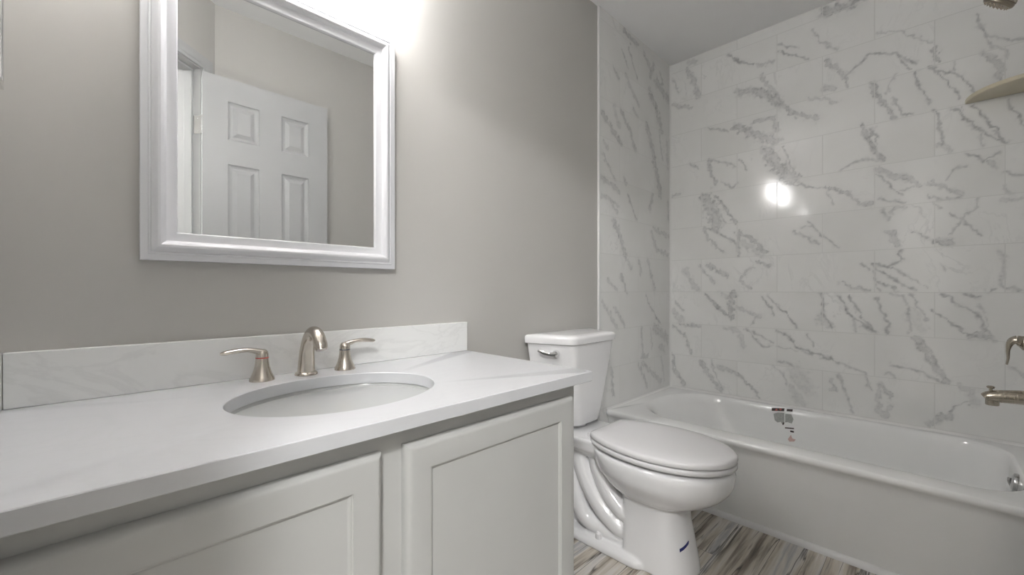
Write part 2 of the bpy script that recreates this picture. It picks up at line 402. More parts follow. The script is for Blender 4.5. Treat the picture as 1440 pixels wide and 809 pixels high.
# ------------------------------------------------------------------ marble veins, traced in metres*1000 on each wall: (width, strength%, [u,z,...])
RIGHT_VEINS = [
 (43,70,[-827,2409,-916,2395,-960,2402]),(15,50,[-775,2341,-809,2267,-879,2193]),(11,60,[-624,2287,-760,2197]),(10,50,[-624,2322,-713,2273]),(22,50,[-838,2155,-873,2109,-916,2043]),
 (14,50,[-916,2046,-962,2078,-1002,2125,-1091,2086,-1163,2017]),(10,50,[-1091,2082,-1123,2040,-1152,1992]),(8,40,[-1028,2210,-1109,2185,-1180,2118,-1221,2087]),
 (11,50,[-913,2047,-918,1988]),(29,40,[-824,2022,-867,1995]),(21,60,[-1013,1980,-1023,1911]),(16,60,[-1227,2059,-1236,1995]),(11,60,[-1168,1980,-1166,1938,-1191,1865,-1212,1806]),
 (11,50,[-1225,1783,-1245,1663,-1249,1615]),(19,35,[-1234,1625,-1273,1587]),(12,60,[-1212,1979,-1265,1934,-1290,1921,-1326,1856,-1346,1821]),(9,60,[-1225,1968,-1260,1907,-1303,1808]),
 (9,40,[-1284,1973,-1290,1921]),(12,60,[-1280,1772,-1309,1735,-1336,1682,-1368,1642,-1438,1583]),(9,60,[-1346,1764,-1380,1687,-1436,1586]),(9,50,[-1307,1764,-1322,1713]),
 (12,40,[-1364,1643,-1368,1588]),(12,50,[-1438,1755,-1462,1689,-1479,1638]),(18,45,[-1372,1978,-1408,1925,-1421,1846]),(12,40,[-1390,2000,-1429,1963,-1429,1925]),
 (12,50,[-1358,2152,-1362,2081,-1378,2050,-1436,2001,-1477,1995]),(9,40,[-1378,2047,-1394,1990]),(20,50,[-1034,1904,-1064,1850,-1089,1788]),(10,50,[-1089,1879,-1116,1794,-1163,1783]),
 (10,30,[-1096,1993,-1062,1908]),(24,65,[-979,1773,-1018,1665,-1049,1607]),(14,50,[-1013,1753,-1036,1671]),(14,40,[-890,1582,-979,1619,-1049,1597]),(44,55,[-423,2140,-523,2106,-634,1998]),
 (24,40,[-541,2176,-600,2072,-644,1991]),(27,50,[-644,1983,-706,1921,-794,1865]),(18,40,[-763,1983,-830,1961,-879,1927]),(11,40,[-835,2156,-879,2114]),(15,70,[-365,2376,-427,2313,-494,2263]),
 (16,40,[-516,2254,-600,2241]),(31,50,[-116,2386,-156,2303,-191,2193]),(36,35,[-138,2418,-169,2410]),(14,40,[-23,2361,-70,2256]),(22,40,[-23,2184,-147,2131]),
 (49,60,[-412,1931,-498,1866,-611,1797]),(24,50,[-505,1937,-600,1930,-617,1854]),(66,55,[-569,1752,-634,1639,-680,1575]),(15,50,[-641,1762,-674,1677,-700,1587]),
 (13,50,[-243,1978,-365,1915]),(17,50,[-251,1771,-268,1697,-297,1622]),(13,40,[-255,1770,-333,1740,-412,1701]),(18,50,[-143,1772,-191,1735]),(10,50,[-423,1745,-468,1673]),
 (13,40,[-329,1625,-381,1573,-412,1605]),(18,50,[-13,1586,-79,1598]),(69,50,[-238,1554,-276,1444,-301,1385]),(17,60,[-297,1540,-357,1454,-408,1368]),(13,40,[-297,1463,-349,1379]),
 (18,50,[-226,1354,-247,1295,-337,1201]),(15,50,[-226,1358,-276,1353,-408,1247]),(21,50,[-419,1321,-423,1179]),(24,55,[-419,1308,-490,1273,-569,1186]),(32,30,[-442,1256,-548,1171]),
 (11,60,[-648,1558,-821,1504,-888,1471]),(18,60,[-844,1496,-927,1461,-962,1402,-1013,1388]),(9,40,[-838,1483,-865,1413]),(11,40,[-719,1309,-781,1303]),(15,50,[-697,1293,-754,1253,-806,1208]),
 (11,50,[-763,1335,-781,1295,-841,1238,-888,1187]),(40,35,[-111,1102,-182,975]),(17,40,[-204,1121,-288,1018]),(22,50,[-247,1128,-309,1091,-361,1060]),(17,40,[-501,1101,-461,1090,-427,1029,-483,983]),
 (20,50,[-516,1133,-587,1114]),(21,70,[-238,949,-317,859,-392,811]),(34,60,[-392,958,-377,827]),(25,40,[-321,954,-365,924]),(12,60,[-545,935,-573,887,-597,837]),
 (12,60,[-573,935,-658,843,-713,769]),(21,40,[-419,871,-472,852,-527,826]),(12,40,[-490,775,-512,833]),(15,55,[-812,956,-827,839,-865,776]),(37,30,[-809,820,-838,796]),
 (18,50,[-79,751,-195,753]),(14,40,[-46,897,-102,843]),(37,35,[-32,841,-79,783]),(18,50,[-32,743,-116,671,-147,575]),(21,35,[-341,753,-427,730,-446,636]),
 (12,50,[-457,748,-545,658,-597,663]),(12,40,[-465,749,-597,683]),(15,60,[-614,751,-664,727,-706,673,-781,643,-888,608]),(9,40,[-624,666,-775,639]),(9,40,[-754,742,-784,681]),
 (23,60,[-37,549,-37,470,-102,369]),(22,50,[-204,532,-276,424,-321,375]),(13,40,[-268,540,-301,449,-333,381]),(30,40,[-321,508,-377,490]),(16,60,[-396,493,-476,434,-530,366]),
 (12,40,[-600,553,-641,519,-664,453]),(15,45,[-617,586,-697,569]),(75,22,[-706,540,-747,459]),(45,30,[-690,438,-732,369]),(18,40,[-859,514,-865,471]),(23,50,[-1028,1563,-1089,1514,-1149,1486,-1184,1453]),
 (10,50,[-1028,1533,-1099,1445,-1118,1412]),(10,50,[-1118,1442,-1163,1454]),(13,55,[-1039,1418,-1086,1394,-1133,1380]),(17,50,[-1086,1340,-1094,1356,-1133,1364]),
 (13,50,[-1049,1355,-1074,1311]),(8,30,[-1154,1367,-1175,1357,-1191,1307]),(12,60,[-1326,1562,-1382,1522,-1415,1541]),(21,50,[-1394,1510,-1402,1494]),(12,40,[-1318,1509,-1280,1498,-1267,1457]),
 (19,50,[-1207,1462,-1252,1431,-1307,1391]),(13,40,[-1205,1404,-1232,1384,-1303,1373]),(14,50,[-1429,1462,-1471,1439]),(9,40,[-1429,1400,-1442,1374]),(9,50,[-1225,1366,-1247,1341]),
 (9,40,[-1362,1358,-1313,1282,-1271,1219]),(9,50,[-1275,1309,-1313,1270,-1364,1210]),(34,60,[-1223,1198,-1273,1175]),(23,45,[-1074,1254,-1101,1188]),(10,50,[-1159,1242,-1205,1212]),
 (20,30,[-1429,1347,-1479,1342]),(13,60,[-1010,1102,-1072,1086,-1118,1111,-1111,1157]),(13,50,[-1010,1099,-1056,1053,-1106,1015,-1159,978]),(14,45,[-1015,1068,-1039,971]),
 (10,50,[-1039,1016,-1106,971]),(8,45,[-1091,1085,-1147,1027,-1200,981]),(12,50,[-973,1107,-1002,1068]),(18,50,[-899,1011,-952,985,-1002,971]),(9,30,[-1245,1088,-1252,1066]),
 (12,35,[-1421,1134,-1429,1074,-1415,989]),(14,35,[-1411,995,-1471,972]),(12,50,[-1380,972,-1404,975]),(14,60,[-888,946,-918,868,-981,804,-1028,769]),(10,55,[-927,946,-981,829,-1021,776]),
 (14,40,[-943,834,-952,771]),(13,55,[-1026,940,-1049,873,-1072,813,-1067,769]),(13,40,[-1079,961,-1118,948,-1142,889,-1145,784]),(13,45,[-1149,955,-1175,897,-1200,840]),
 (58,15,[-1159,870,-1175,806]),(9,60,[-1212,885,-1271,831,-1346,774]),(12,55,[-1245,962,-1288,922,-1350,869,-1386,789]),(30,50,[-1340,780,-1390,778]),(12,50,[-1318,959,-1354,941]),
 (9,30,[-1360,917,-1386,813]),(22,50,[-1170,757,-1200,682,-1225,628,-1265,570]),(10,45,[-1184,758,-1207,712,-1241,614]),(13,45,[-1079,622,-1149,614,-1207,590,-1256,563]),
 (13,40,[-1062,582,-1096,567]),(14,40,[-888,551,-918,434,-943,368]),(10,40,[-888,605,-981,564,-1005,492]),(20,40,[-1044,529,-1039,473,-1034,394,-1062,369,-1079,427]),
 (20,50,[-1049,519,-1079,471]),(25,45,[-1207,366,-1245,412,-1271,415]),(9,50,[-1271,431,-1295,470,-1326,494]),(30,30,[-1313,553,-1336,539,-1344,492]),(17,40,[-1449,657,-1479,624]),
 ]
LEFT_VEINS = [
 (33,50,[2075,2425,2137,2408,2226,2408]),(14,35,[2052,2309,2113,2229]),(14,40,[2121,2349,2169,2283,2218,2206]),(24,50,[1971,2176,2015,2141]),(24,40,[2090,2180,2137,2133,2243,2061]),
 (26,40,[2294,2390,2347,2351,2410,2306]),(31,40,[2420,2370,2374,2288]),(55,45,[2457,2274,2626,2213]),(21,40,[2505,2345,2554,2286]),(48,50,[2374,2180,2448,2116,2525,1991]),
 (32,50,[1854,1902,1943,1845,2037,1784]),(32,30,[1971,1968,2022,1874]),(24,50,[2037,1973,2137,1882,2201,1784]),(30,40,[2177,2011,2218,1991]),(48,50,[2338,1970,2429,1780,2515,1583]),
 (16,40,[2495,1969,2535,1812]),(22,40,[1874,1751,1895,1734]),(18,40,[1854,1690,1922,1627,1986,1570]),(22,40,[1848,1559,1929,1545,2015,1517]),(19,40,[2067,1605,2098,1567]),
 (22,40,[1854,1468,1929,1461,2015,1435]),(19,40,[1957,1427,2000,1398]),(14,45,[2113,1514,2161,1448,2209,1384]),(26,40,[2410,1562,2374,1469]),(42,50,[1971,1352,2022,1280,2082,1174]),
 (27,40,[2420,1352,2636,1324]),(26,40,[2392,1332,2457,1232,2626,1202]),(28,35,[2098,1147,2153,1101]),(25,35,[2243,1146,2260,1071]),(31,40,[2356,1139,2429,971]),
 (24,45,[2037,1057,2098,967]),(19,40,[1908,1028,2000,971]),(15,50,[2329,949,2356,893,2515,759]),(19,45,[1979,875,2082,776]),(18,40,[1854,912,1929,842,2000,765]),
 (20,45,[2268,756,2285,569]),(25,45,[2277,579,2338,576]),(54,40,[2429,746,2515,705,2605,657]),(15,30,[2383,749,2401,617]),(43,35,[2515,615,2554,602]),(20,45,[2234,542,2285,472,2338,396]),
 (26,40,[2277,545,2392,470,2515,399]),(22,50,[1943,551,1957,408]),(16,30,[2525,551,2564,396]),(27,30,[2605,1934,2615,1775]),(27,40,[2615,1544,2626,1429]),
 ]

def value_noise(U, Z, cell, seed):
    rng = np.random.RandomState(seed)
    T = rng.rand(128, 128)
    a = U / cell + 300.0; b = Z / cell + 300.0
    i = np.floor(a).astype(int); j = np.floor(b).astype(int)
    f = a - i; g = b - j
    f = f*f*(3-2*f); g = g*g*(3-2*g)
    t = lambda p, q: T[p % 128, q % 128]
    return (t(i,j)*(1-f) + t(i+1,j)*f)*(1-g) + (t(i,j+1)*(1-f) + t(i+1,j+1)*f)*g

def vein_field(U, Z, veins, seed):
    wu = U + (value_noise(U, Z, 0.022, seed) - 0.5)*0.016 + (value_noise(U, Z, 0.008, seed+1) - 0.5)*0.008
    wz = Z + (value_noise(U, Z, 0.022, seed+2) - 0.5)*0.016 + (value_noise(U, Z, 0.008, seed+3) - 0.5)*0.008
    thick = 0.45 + 1.1*value_noise(U, Z, 0.018, seed+4)
    tone = 0.65 + 0.5*value_noise(U, Z, 0.012, seed+5)
    rag = 2.0*value_noise(U, Z, 0.010, seed+6)
    F = np.zeros_like(U)
    for w_, s_, p in veins:
        h = max(w_/2000.0, 0.0035)
        q = np.array(p, float).reshape(-1, 2)/1000.0
        m = 0.03 + 2*h
        lo = q.min(0) - m; hi = q.max(0) + m
        sel = np.nonzero((U > lo[0]) & (U < hi[0]) & (Z > lo[1]) & (Z < hi[1]))
        if not len(sel[0]): continue
        x = wu[sel]; z = wz[sel]
        D = np.full(x.shape, 9.0)
        for a, b in zip(q, q[1:]):
            d = b - a; L2 = max(d.dot(d), 1e-9)
            t = np.clip(((x-a[0])*d[0] + (z-a[1])*d[1])/L2, 0, 1)
            D = np.minimum(D, np.hypot(x-a[0]-t*d[0], z-a[1]-t*d[1]))
        r = D/(h*thick[sel])
        band = np.clip(1.5 - r, 0, 1)*(0.35 + 0.45*tone[sel])
        core = np.clip(1.25 - np.abs(r - 0.55*rag[sel])*3.2, 0, 1)*tone[sel]*1.25
        if h < 0.008:
            core = np.clip(1.35 - r*1.15, 0, 1)*tone[sel]*1.25
        halo = 0.16*np.clip(1 - D/(h*3.4), 0, 1)
        F[sel] = np.maximum(F[sel], (s_/100.0)*1.3*np.maximum(np.maximum(band, core), halo))
    return np.clip(F, 0, 1)

def tile_wall(name, mat, kind, fixed, u0, u1, z0, z1, back, veins, step=0.004, seed=3):
    """Tiled wall: a fine grid that carries the vein attribute, boxed in behind."""
    nu = int(abs(u1-u0)/step) + 1; nz = int((z1-z0)/step) + 1
    us = np.linspace(u0, u1, nu); zs = np.linspace(z0, z1, nz)
    U, Z = np.meshgrid(us, zs)
    F = vein_field(U, Z, veins, seed)
    n = nu*nz
    co = np.zeros((n + 4, 3))
    cor = [(u0, z0), (u1, z0), (u1, z1), (u0, z1)]
    if kind == 'X':
        co[:n, 0] = fixed; co[:n, 1] = U.ravel(); co[:n, 2] = Z.ravel()
        co[n:] = [(back, a, b) for a, b in cor]
    else:
        co[:n, 0] = U.ravel(); co[:n, 1] = fixed; co[:n, 2] = Z.ravel()
        co[n:] = [(a, back, b) for a, b in cor]
    idx = np.arange(n).reshape(nz, nu)
    quads = np.stack([idx[:-1,:-1], idx[:-1,1:], idx[1:,1:], idx[1:,:-1]], -1).reshape(-1, 4)
    c = [idx[0,0], idx[0,-1], idx[-1,-1], idx[-1,0]]
    # sides share the edge vertices, so the wall is a closed slab
    rims = [list(idx[0,:]), list(idx[:,-1]), list(idx[-1,::-1]), list(idx[::-1,0])]
    faces = [tuple(int(k) for k in f) for f in quads]
    for k in range(4):
        faces.append(tuple(int(v) for v in rims[k][::-1]) + (n + k, n + (k+1) % 4))
    faces.append((n+3, n+2, n+1, n))
    me = bpy.data.meshes.new(name)
    me.from_pydata([tuple(p) for p in co], [], faces)
    at = me.attributes.new('vein', 'FLOAT', 'POINT')
    at.data.foreach_set('value', np.concatenate([F.ravel(), np.zeros(4)]).astype(np.float32))
    me.materials.append(mat); me.update()
    o = bpy.data.objects.new(name, me); COL.objects.link(o)
    o['kind'] = 'structure'
    return o

# ------------------------------------------------------------------ room shell
FZ, CZ = -0.03, 2.445                     # floor and ceiling heights
XL, XR, YT, YF = -0.152, 2.65, -1.50, -1.40
XA = 1.83                                 # where the tiled alcove starts
CORN = (0.411, -1.40)                     # corner of the diagonal door wall and the front wall
R2 = math.sqrt(0.5)
def dg(e, n, z):                          # along / out of the diagonal wall
    return (CORN[0] - R2*e + R2*n, CORN[1] + R2*e + R2*n, z)
def dg_box(bm, e0, e1, n0, n1, z0, z1, mi=0):
    v = [bm.verts.new(dg(*p)) for p in ((e0,n0,z0),(e1,n0,z0),(e1,n1,z0),(e0,n1,z0),(e0,n0,z1),(e1,n0,z1),(e1,n1,z1),(e0,n1,z1))]
    for f in ((0,3,2,1),(4,5,6,7),(0,1,5,4),(1,2,6,5),(2,3,7,6),(3,0,4,7)):
        bm.faces.new([v[i] for i in f]).material_index = mi

bm = bmesh.new(); add_box(bm, -2.6, 2.8, -3.4, 0.15, FZ-0.08, FZ); struct('floor', bm, M_FLOOR, smooth=0)
bm = bmesh.new(); add_box(bm, -2.6, 2.8, -3.4, 0.15, CZ, CZ+0.08); struct('ceiling', bm, M_CEIL, smooth=0)
bm = bmesh.new(); add_box(bm, XL-0.12, 2.8, 0.0, 0.12, FZ, CZ); struct('wall_back', bm, M_PAINT, smooth=0)
bm = bmesh.new(); add_box(bm, XL-0.12, XL, -0.837, 0.0, FZ, CZ); struct('wall_left', bm, M_PAINT, smooth=0)
bm = bmesh.new(); add_box(bm, CORN[0], XA, YF-0.15, YF, FZ, CZ); struct('wall_front', bm, M_PAINT, smooth=0)
DO0, DO1, DT = 0.098, 0.708, 2.06         # door opening along the diagonal, and its top
bm = bmesh.new()
dg_box(bm, -0.05, DO0-0.018, -0.115, 0, FZ, CZ)
dg_box(bm, DO1+0.018, 0.80, -0.115, 0, FZ, CZ)
dg_box(bm, DO0-0.018, DO1+0.018, -0.115, 0, DT+0.018, CZ)
struct('wall_diagonal', bm, M_PAINT, smooth=0)
tile_wall('wall_right', M_TILE_R, 'X', XR, 0.0, YT, FZ, CZ, XR+0.12, RIGHT_VEINS, seed=3)
tile_wall('wall_tub_head', M_TILE_L, 'Y', -0.010, XA+0.004, XR, FZ, CZ, 0.0, LEFT_VEINS, seed=11)
bm = bmesh.new(); add_box(bm, XA-0.02, XR+0.12, YT-0.12, YT, FZ, CZ)
struct('wall_tub_foot', bm, M_TILE_L, smooth=0)
# the hall behind the doorway
bm = bmesh.new()
dg_box(bm, -0.75, 1.55, -1.75, -1.65, FZ, CZ)
struct('wall_hall_far', bm, M_PAINT, smooth=0)
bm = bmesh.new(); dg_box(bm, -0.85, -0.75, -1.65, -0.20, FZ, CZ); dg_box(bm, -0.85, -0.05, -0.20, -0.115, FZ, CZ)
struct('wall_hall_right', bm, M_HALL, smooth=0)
bm = bmesh.new(); dg_box(bm, 1.55, 1.65, -1.65, -0.20, FZ, CZ); dg_box(bm, 0.80, 1.65, -0.20, -0.115, FZ, CZ)
struct('wall_hall_left', bm, M_PAINT, smooth=0)

# white edge strip where the paint meets the tile, tub bead, corner caulk
bm = bmesh.new(); add_box(bm, XA-0.008, XA+0.004, -0.013, 0.0, FZ, CZ); struct('trim_1', bm, M_TRIM, bevel=0.002, seg=2)
bm = bmesh.new()
prof = [(0.0, 0.0), (0.0, 0.019), (-0.004, 0.022), (-0.010, 0.0215), (-0.016, 0.017), (-0.021, 0.009), (-0.023, 0.0)]
add_loft(bm, [[(1.966 + a, y, FZ + h) for a, h in prof] for y in (-0.014, YF)]); struct('trim_2', bm, M_TRIM)
bm = bmesh.new()
def bead(bm, a, b, r, d1, d2, k=5):
    """quarter-round caulk bead in the inside edge a-b; d1, d2 point away from the two surfaces."""
    a, b, d1, d2 = map(Vector, (a, b, d1, d2))
    cs = [Vector((0,0,0))] + [d1*(r*(1-math.sin(PI/2*i/k))) + d2*(r*(1-math.cos(PI/2*i/k))) for i in range(k+1)]
    add_loft(bm, [[p + c for c in cs] for p in (a, b)])
bead(bm, (XR, -0.010, 0.345), (XR, -0.010, CZ), 0.010, (-1,0,0), (0,-1,0))
struct('trim_3', bm, M_CAULK)
bm = bmesh.new()
bead(bm, (XR, -0.010, 0.342), (XR, YT, 0.342), 0.009, (-1,0,0), (0,0,1))
bead(bm, (1.895, -0.010, 0.342), (XR, -0.010, 0.342), 0.009, (0,-1,0), (0,0,1))
struct('trim_4', bm, M_CAULK)

# baseboards
bm = bmesh.new(); add_box(bm, 0.935, XA-0.01, -0.014, -0.0005, FZ, FZ+0.085); struct('baseboard_back', bm, M_TRIM, bevel=0.004)
bm = bmesh.new(); add_box(bm, CORN[0]+0.02, XA, YF+0.0005, YF+0.014, FZ, FZ+0.085); struct('baseboard_front', bm, M_TRIM, bevel=0.004)

# door jamb, stop and casing on the diagonal wall
bm = bmesh.new()
dg_box(bm, DO0-0.017, DO0, -0.114, 0.001, FZ, DT)
dg_box(bm, DO1, DO1+0.017, -0.114, 0.001, FZ, DT)
dg_box(bm, DO0-0.017, DO1+0.017, -0.114, 0.001, DT, DT+0.017)
dg_box(bm, DO0, DO0+0.011, -0.075, -0.037, FZ, DT-0.011)
dg_box(bm, DO1-0.011, DO1, -0.075, -0.037, FZ, DT-0.011)
dg_box(bm, DO0, DO1, -0.075, -0.037, DT-0.011, DT)
struct('trim_5', bm, M_DOOR, bevel=0.0015)
CAS = [(0, 0.0), (0, 0.009), (0.003, 0.011), (0.010, 0.012), (0.016, 0.010), (0.022, 0.013), (0.036, 0.016), (0.050, 0.017), (0.056, 0.016), (0.057, 0.013), (0.057, 0.0)]
bm = bmesh.new()
for sgn, nb in ((1, 0.001), (-1, -0.115)):
    a0, a1, tz = DO0-0.005, DO1+0.005, DT+0.005
    add_loft(bm, [[dg(a0-t, nb+sgn*h, FZ), dg(a0-t, nb+sgn*h, tz+t), dg(a1+t, nb+sgn*h, tz+t), dg(a1+t, nb+sgn*h, FZ)] for t, h in CAS], False, False, closed=False)
struct('trim_6', bm, M_DOOR, smooth=25)

# six-panel door, swung open against the front wall
DA = 0.0218
DORG = Vector((0.345, -1.307, 0))
DU = Vector((math.cos(DA), -math.sin(DA), 0)); DN = Vector((math.sin(DA), math.cos(DA), 0))
def dr(s, t, z):
    return DORG + DU*s + DN*t + Vector((0, 0, z))
DW, DTH, DZ0, DZ1 = 0.600, 0.035, FZ+0.012, 2.045
SX = [0.0, 0.106, 0.246, 0.354, 0.494, DW]
SZ = [DZ0, 0.19, 0.72, 0.86, 1.612, 1.735, 1.928, DZ1]
bm = bmesh.new()
for side in (0, 1):
    tb = 0.0 if side == 0 else -DTH
    sg = -1 if side == 0 else 1
    for i in range(5):
        for j in range(7):
            a0, a1, b0, b1 = SX[i], SX[i+1], SZ[j], SZ[j+1]
            rings = [(0, 0)]
            if i in (1, 3) and j in (1, 3, 5):
                rings = [(0, 0), (0.003, 0.006), (0.009, 0.0095), (0.015, 0.0115), (0.021, 0.0115), (0.040, 0.0025)]
            lp = [[dr(a0+q, tb+sg*h, b0+q), dr(a1-q, tb+sg*h, b0+q), dr(a1-q, tb+sg*h, b1-q), dr(a0+q, tb+sg*h, b1-q)] for q, h in rings]
            add_loft(bm, lp, False, True)
edge = [dr(0,0,DZ0), dr(DW,0,DZ0), dr(DW,0,DZ1), dr(0,0,DZ1)]
edge2 = [dr(0,-DTH,DZ0), dr(DW,-DTH,DZ0), dr(DW,-DTH,DZ1), dr(0,-DTH,DZ1)]
add_loft(bm, [edge, edge2], False, False)
bmesh.ops.remove_doubles(bm, verts=bm.verts, dist=1e-5)
door = struct('door_1', bm, M_DOOR, smooth=20)
for hz in (0.18, 0.98, 1.742):
    bm = bmesh.new()
    dg_box(bm, DO0-0.0005, DO0+0.0018, -0.034, 0.004, hz, hz+0.089)
    add_lathe(bm, [(0.0045, 0), (0.0062, 0.002), (0.0062, 0.087), (0.0045, 0.089)], dg(DO0-0.001, 0.0095, hz), seg=16)
    p = [dr(-0.0018, -0.001, hz), dr(0.0002, -0.001, hz), dr(0.0002, -0.033, hz), dr(-0.0018, -0.033, hz)]
    add_loft(bm, [p, [q + Vector((0,0,0.089)) for q in p]])
    for sz in (0.015, 0.045, 0.075):
        add_lathe(bm, [(0.0042, 0.0), (0.003, 0.0009)], dg(DO0+0.0018, -0.016 - (0.008 if sz == 0.045 else 0), hz+sz), axis=(-R2, R2, 0), seg=12)
    obj('hinge', bm, M_STEEL, door)['label'] = 'satin nickel hinge'

# ------------------------------------------------------------------ bathtub
tub = thing('bathtub', 'white alcove bathtub with a plain apron between the tiled walls', 'bathtub', (2.27, -0.755, FZ))
Y0, Y1 = YT+0.002, -0.012
bm = bmesh.new()
X1 = XR-0.001
lps = [rrect(xf, X1, Y0, Y1, 0.004, z, 8) for xf, z in
       ((1.964, FZ+0.001), (1.958, 0.0), (1.938, 0.12), (1.920, 0.22), (1.908, 0.285), (1.902, 0.306), (1.895, 0.314), (1.891, 0.320), (1.889, 0.328), (1.8905, 0.336), (1.895, 0.3405), (1.902, 0.342))]
def basin(x0, x1, y0, y1, rf, rh, z, n=8):
    """Basin outline: corner radius rf at the foot (y0) end, elliptical corners (half width, rh) at the head end."""
    out = []
    hx = (x1-x0)/2*0.86
    for cx, cy, ax, ay, a0 in ((x1-hx, y1-rh, hx, rh, 0), (x0+hx, y1-rh, hx, rh, PI/2), (x0+rf, y0+rf, rf, rf, PI), (x1-rf, y0+rf, rf, rf, 1.5*PI)):
        for i in range(n + 1):
            a = a0 + PI/2*i/n
            out.append((cx + ax*math.cos(a), cy + ay*math.sin(a), z))
    return out
IN = [(1.985, 2.614, -1.440, -0.085, 0.15, 0.22, 0.342), (1.989, 2.612, -1.438, -0.089, 0.15, 0.22, 0.3412), (1.995, 2.608, -1.435, -0.096, 0.15, 0.22, 0.338), (2.002, 2.603, -1.430, -0.110, 0.15, 0.23, 0.329),
      (2.010, 2.597, -1.425, -0.135, 0.15, 0.25, 0.30), (2.028, 2.583, -1.412, -0.22, 0.16, 0.27, 0.18), (2.045, 2.570, -1.40, -0.295, 0.16, 0.28, 0.075), (2.06, 2.555, -1.385, -0.34, 0.16, 0.28, 0.045), (2.09, 2.525, -1.355, -0.39, 0.15, 0.26, 0.030), (2.16, 2.45, -1.28, -0.48, 0.12, 0.2, 0.024)]
lps += [basin(*q) for q in IN]
add_loft(bm, lps, True, True)
obj('tub_shell', bm, M_TUB, tub, smooth=40)
# overflow plate with its lever, on the sloped foot end
bm = bmesh.new()
oc = Vector((2.265, -1.4225, 0.300)); on = Vector((0, 0.992, 0.12)).normalized()
add_lathe(bm, [(0.034, -0.004), (0.034, 0.004), (0.032, 0.008), (0.025, 0.0115), (0.0, 0.013)], oc, on, 32, True, False)
obj('overflow_plate', bm, M_STEEL, tub)['label'] = 'chrome overflow plate'
bm = bmesh.new()
add_tube(bm, [oc + on*0.009 + Vector((0,0,-0.012)), oc + on*0.0145 + Vector((0,0,0.0)), oc + on*0.0135 + Vector((0,0,0.014))], [0.005, 0.005, 0.005], 14, side=(0,0,1))
obj('trip_lever', bm, M_STEEL, bpy.data.objects['overflow_plate'])
bm = bmesh.new(); add_lathe(bm, [(0.036, 0.0), (0.035, 0.003), (0.024, 0.004), (0.021, 0.001), (0.0, 0.001)], (2.30, -1.22, 0.0245), seg=32)
obj('drain', bm, M_CHROME, tub)['label'] = 'chrome drain ring'
# remains of the paper label on the far inner side
def wall_in(z):
    pts = [(0.342, 2.612), (0.3405, 2.609), (0.335, 2.604), (0.325, 2.600), (0.30, 2.596), (0.18, 2.583), (0.075, 2.570)]
    for (a, xa), (b, xb) in zip(pts, pts[1:]):
        if b <= z <= a: return xb + (xa-xb)*(z-b)/(a-b)
    return 2.57
def scrap(bm, pts, t=0.0012):
    c = [Vector((wall_in(z) - 0.0003, y, z)) for y, z in pts]
    add_loft(bm, [c, [p - Vector((t, 0, 0)) for p in c]])
sticker_root = None
#
sticker_root = tub
bm = bmesh.new()
scrap(bm, [(-0.603, 0.33), (-0.661, 0.339), (-0.661, 0.325), (-0.603, 0.316)], 0.0012)
scrap(bm, [(-0.672, 0.338), (-0.698, 0.341), (-0.698, 0.33), (-0.672, 0.327)], 0.0012)
obj('label_strip', bm, M_LABELDK, tub, smooth=0)['label'] = 'torn dark printed label strip'
bm = bmesh.new()
scrap(bm, [(-0.612, 0.302), (-0.632, 0.312), (-0.662, 0.316), (-0.664, 0.259), (-0.656, 0.252), (-0.647, 0.267), (-0.632, 0.26), (-0.619, 0.269), (-0.616, 0.283)], 0.0008)
scrap(bm, [(-0.666, 0.313), (-0.694, 0.315), (-0.704, 0.291), (-0.697, 0.269), (-0.678, 0.272), (-0.667, 0.268)], 0.0008)
obj('label_film', bm, M_LABELGY, tub, smooth=0)['label'] = 'torn grey label film'
bm = bmesh.new()
scrap(bm, [(-0.667, 0.243), (-0.707, 0.248), (-0.707, 0.243), (-0.667, 0.237)], 0.0009)
scrap(bm, [(-0.691, 0.232), (-0.707, 0.232), (-0.707, 0.224), (-0.691, 0.224)], 0.0009)
scrap(bm, [(-0.656, 0.265), (-0.663, 0.267), (-0.66, 0.253), (-0.656, 0.252)], 0.0009)
obj('label_print', bm, M_LABELDK, tub, smooth=0)['label'] = 'small dark label print'
bm = bmesh.new()
scrap(bm, [(-0.616, 0.32), (-0.626, 0.332), (-0.632, 0.322)], 0.0016)
scrap(bm, [(-0.636, 0.334), (-0.644, 0.324), (-0.651, 0.336)], 0.0016)
obj('label_mark', bm, M_LABELRD, tub, smooth=0)['label'] = 'red print on the label strip'
bm = bmesh.new()
scrap(bm, [(-0.681, 0.184), (-0.694, 0.21), (-0.701, 0.193), (-0.716, 0.191), (-0.71, 0.18), (-0.688, 0.174)], 0.0008)
obj('label_scrap', bm, M_LABELPK, tub, smooth=0)['label'] = 'pinkish label scrap'


# ------------------------------------------------------------------ shower and tub fittings on the foot wall
XS = 2.27
sp = thing('tub_spout', 'satin nickel tub spout with a pull-up diverter knob over the bathtub', 'spout', (XS, YT, 0.59))
bm = bmesh.new()
add_lathe(bm, [(0.034, 0.0), (0.034, 0.004), (0.028, 0.012)], (XS, YT+0.0005, 0.600), (0,1,0), 32)
add_tube(bm, [(XS, YT+0.004, 0.600), (XS, YT+0.05, 0.601), (XS, YT+0.095, 0.598), (XS, YT+0.125, 0.594), (XS, YT+0.141, 0.589), (XS, YT+0.1475, 0.584)],
         [0.027, 0.026, 0.024, 0.0225, 0.0200, 0.0165], 28, side=(0,0,1), flat=[(1,0.95)]*6)
add_lathe(bm, [(0.0160, 0.0), (0.0172, 0.002), (0.0172, 0.030)], (XS, YT+0.1305, 0.562), seg=24)
obj('spout_body', bm, M_DKNICKEL, sp)
bm = bmesh.new()
add_lathe(bm, [(0.0045, -0.006), (0.0045, 0.010), (0.009, 0.012), (0.0105, 0.015), (0.0105, 0.018), (0.007, 0.020)], (XS, YT+0.134, 0.610), seg=20)
obj('diverter_knob', bm, M_DKNICKEL, sp)

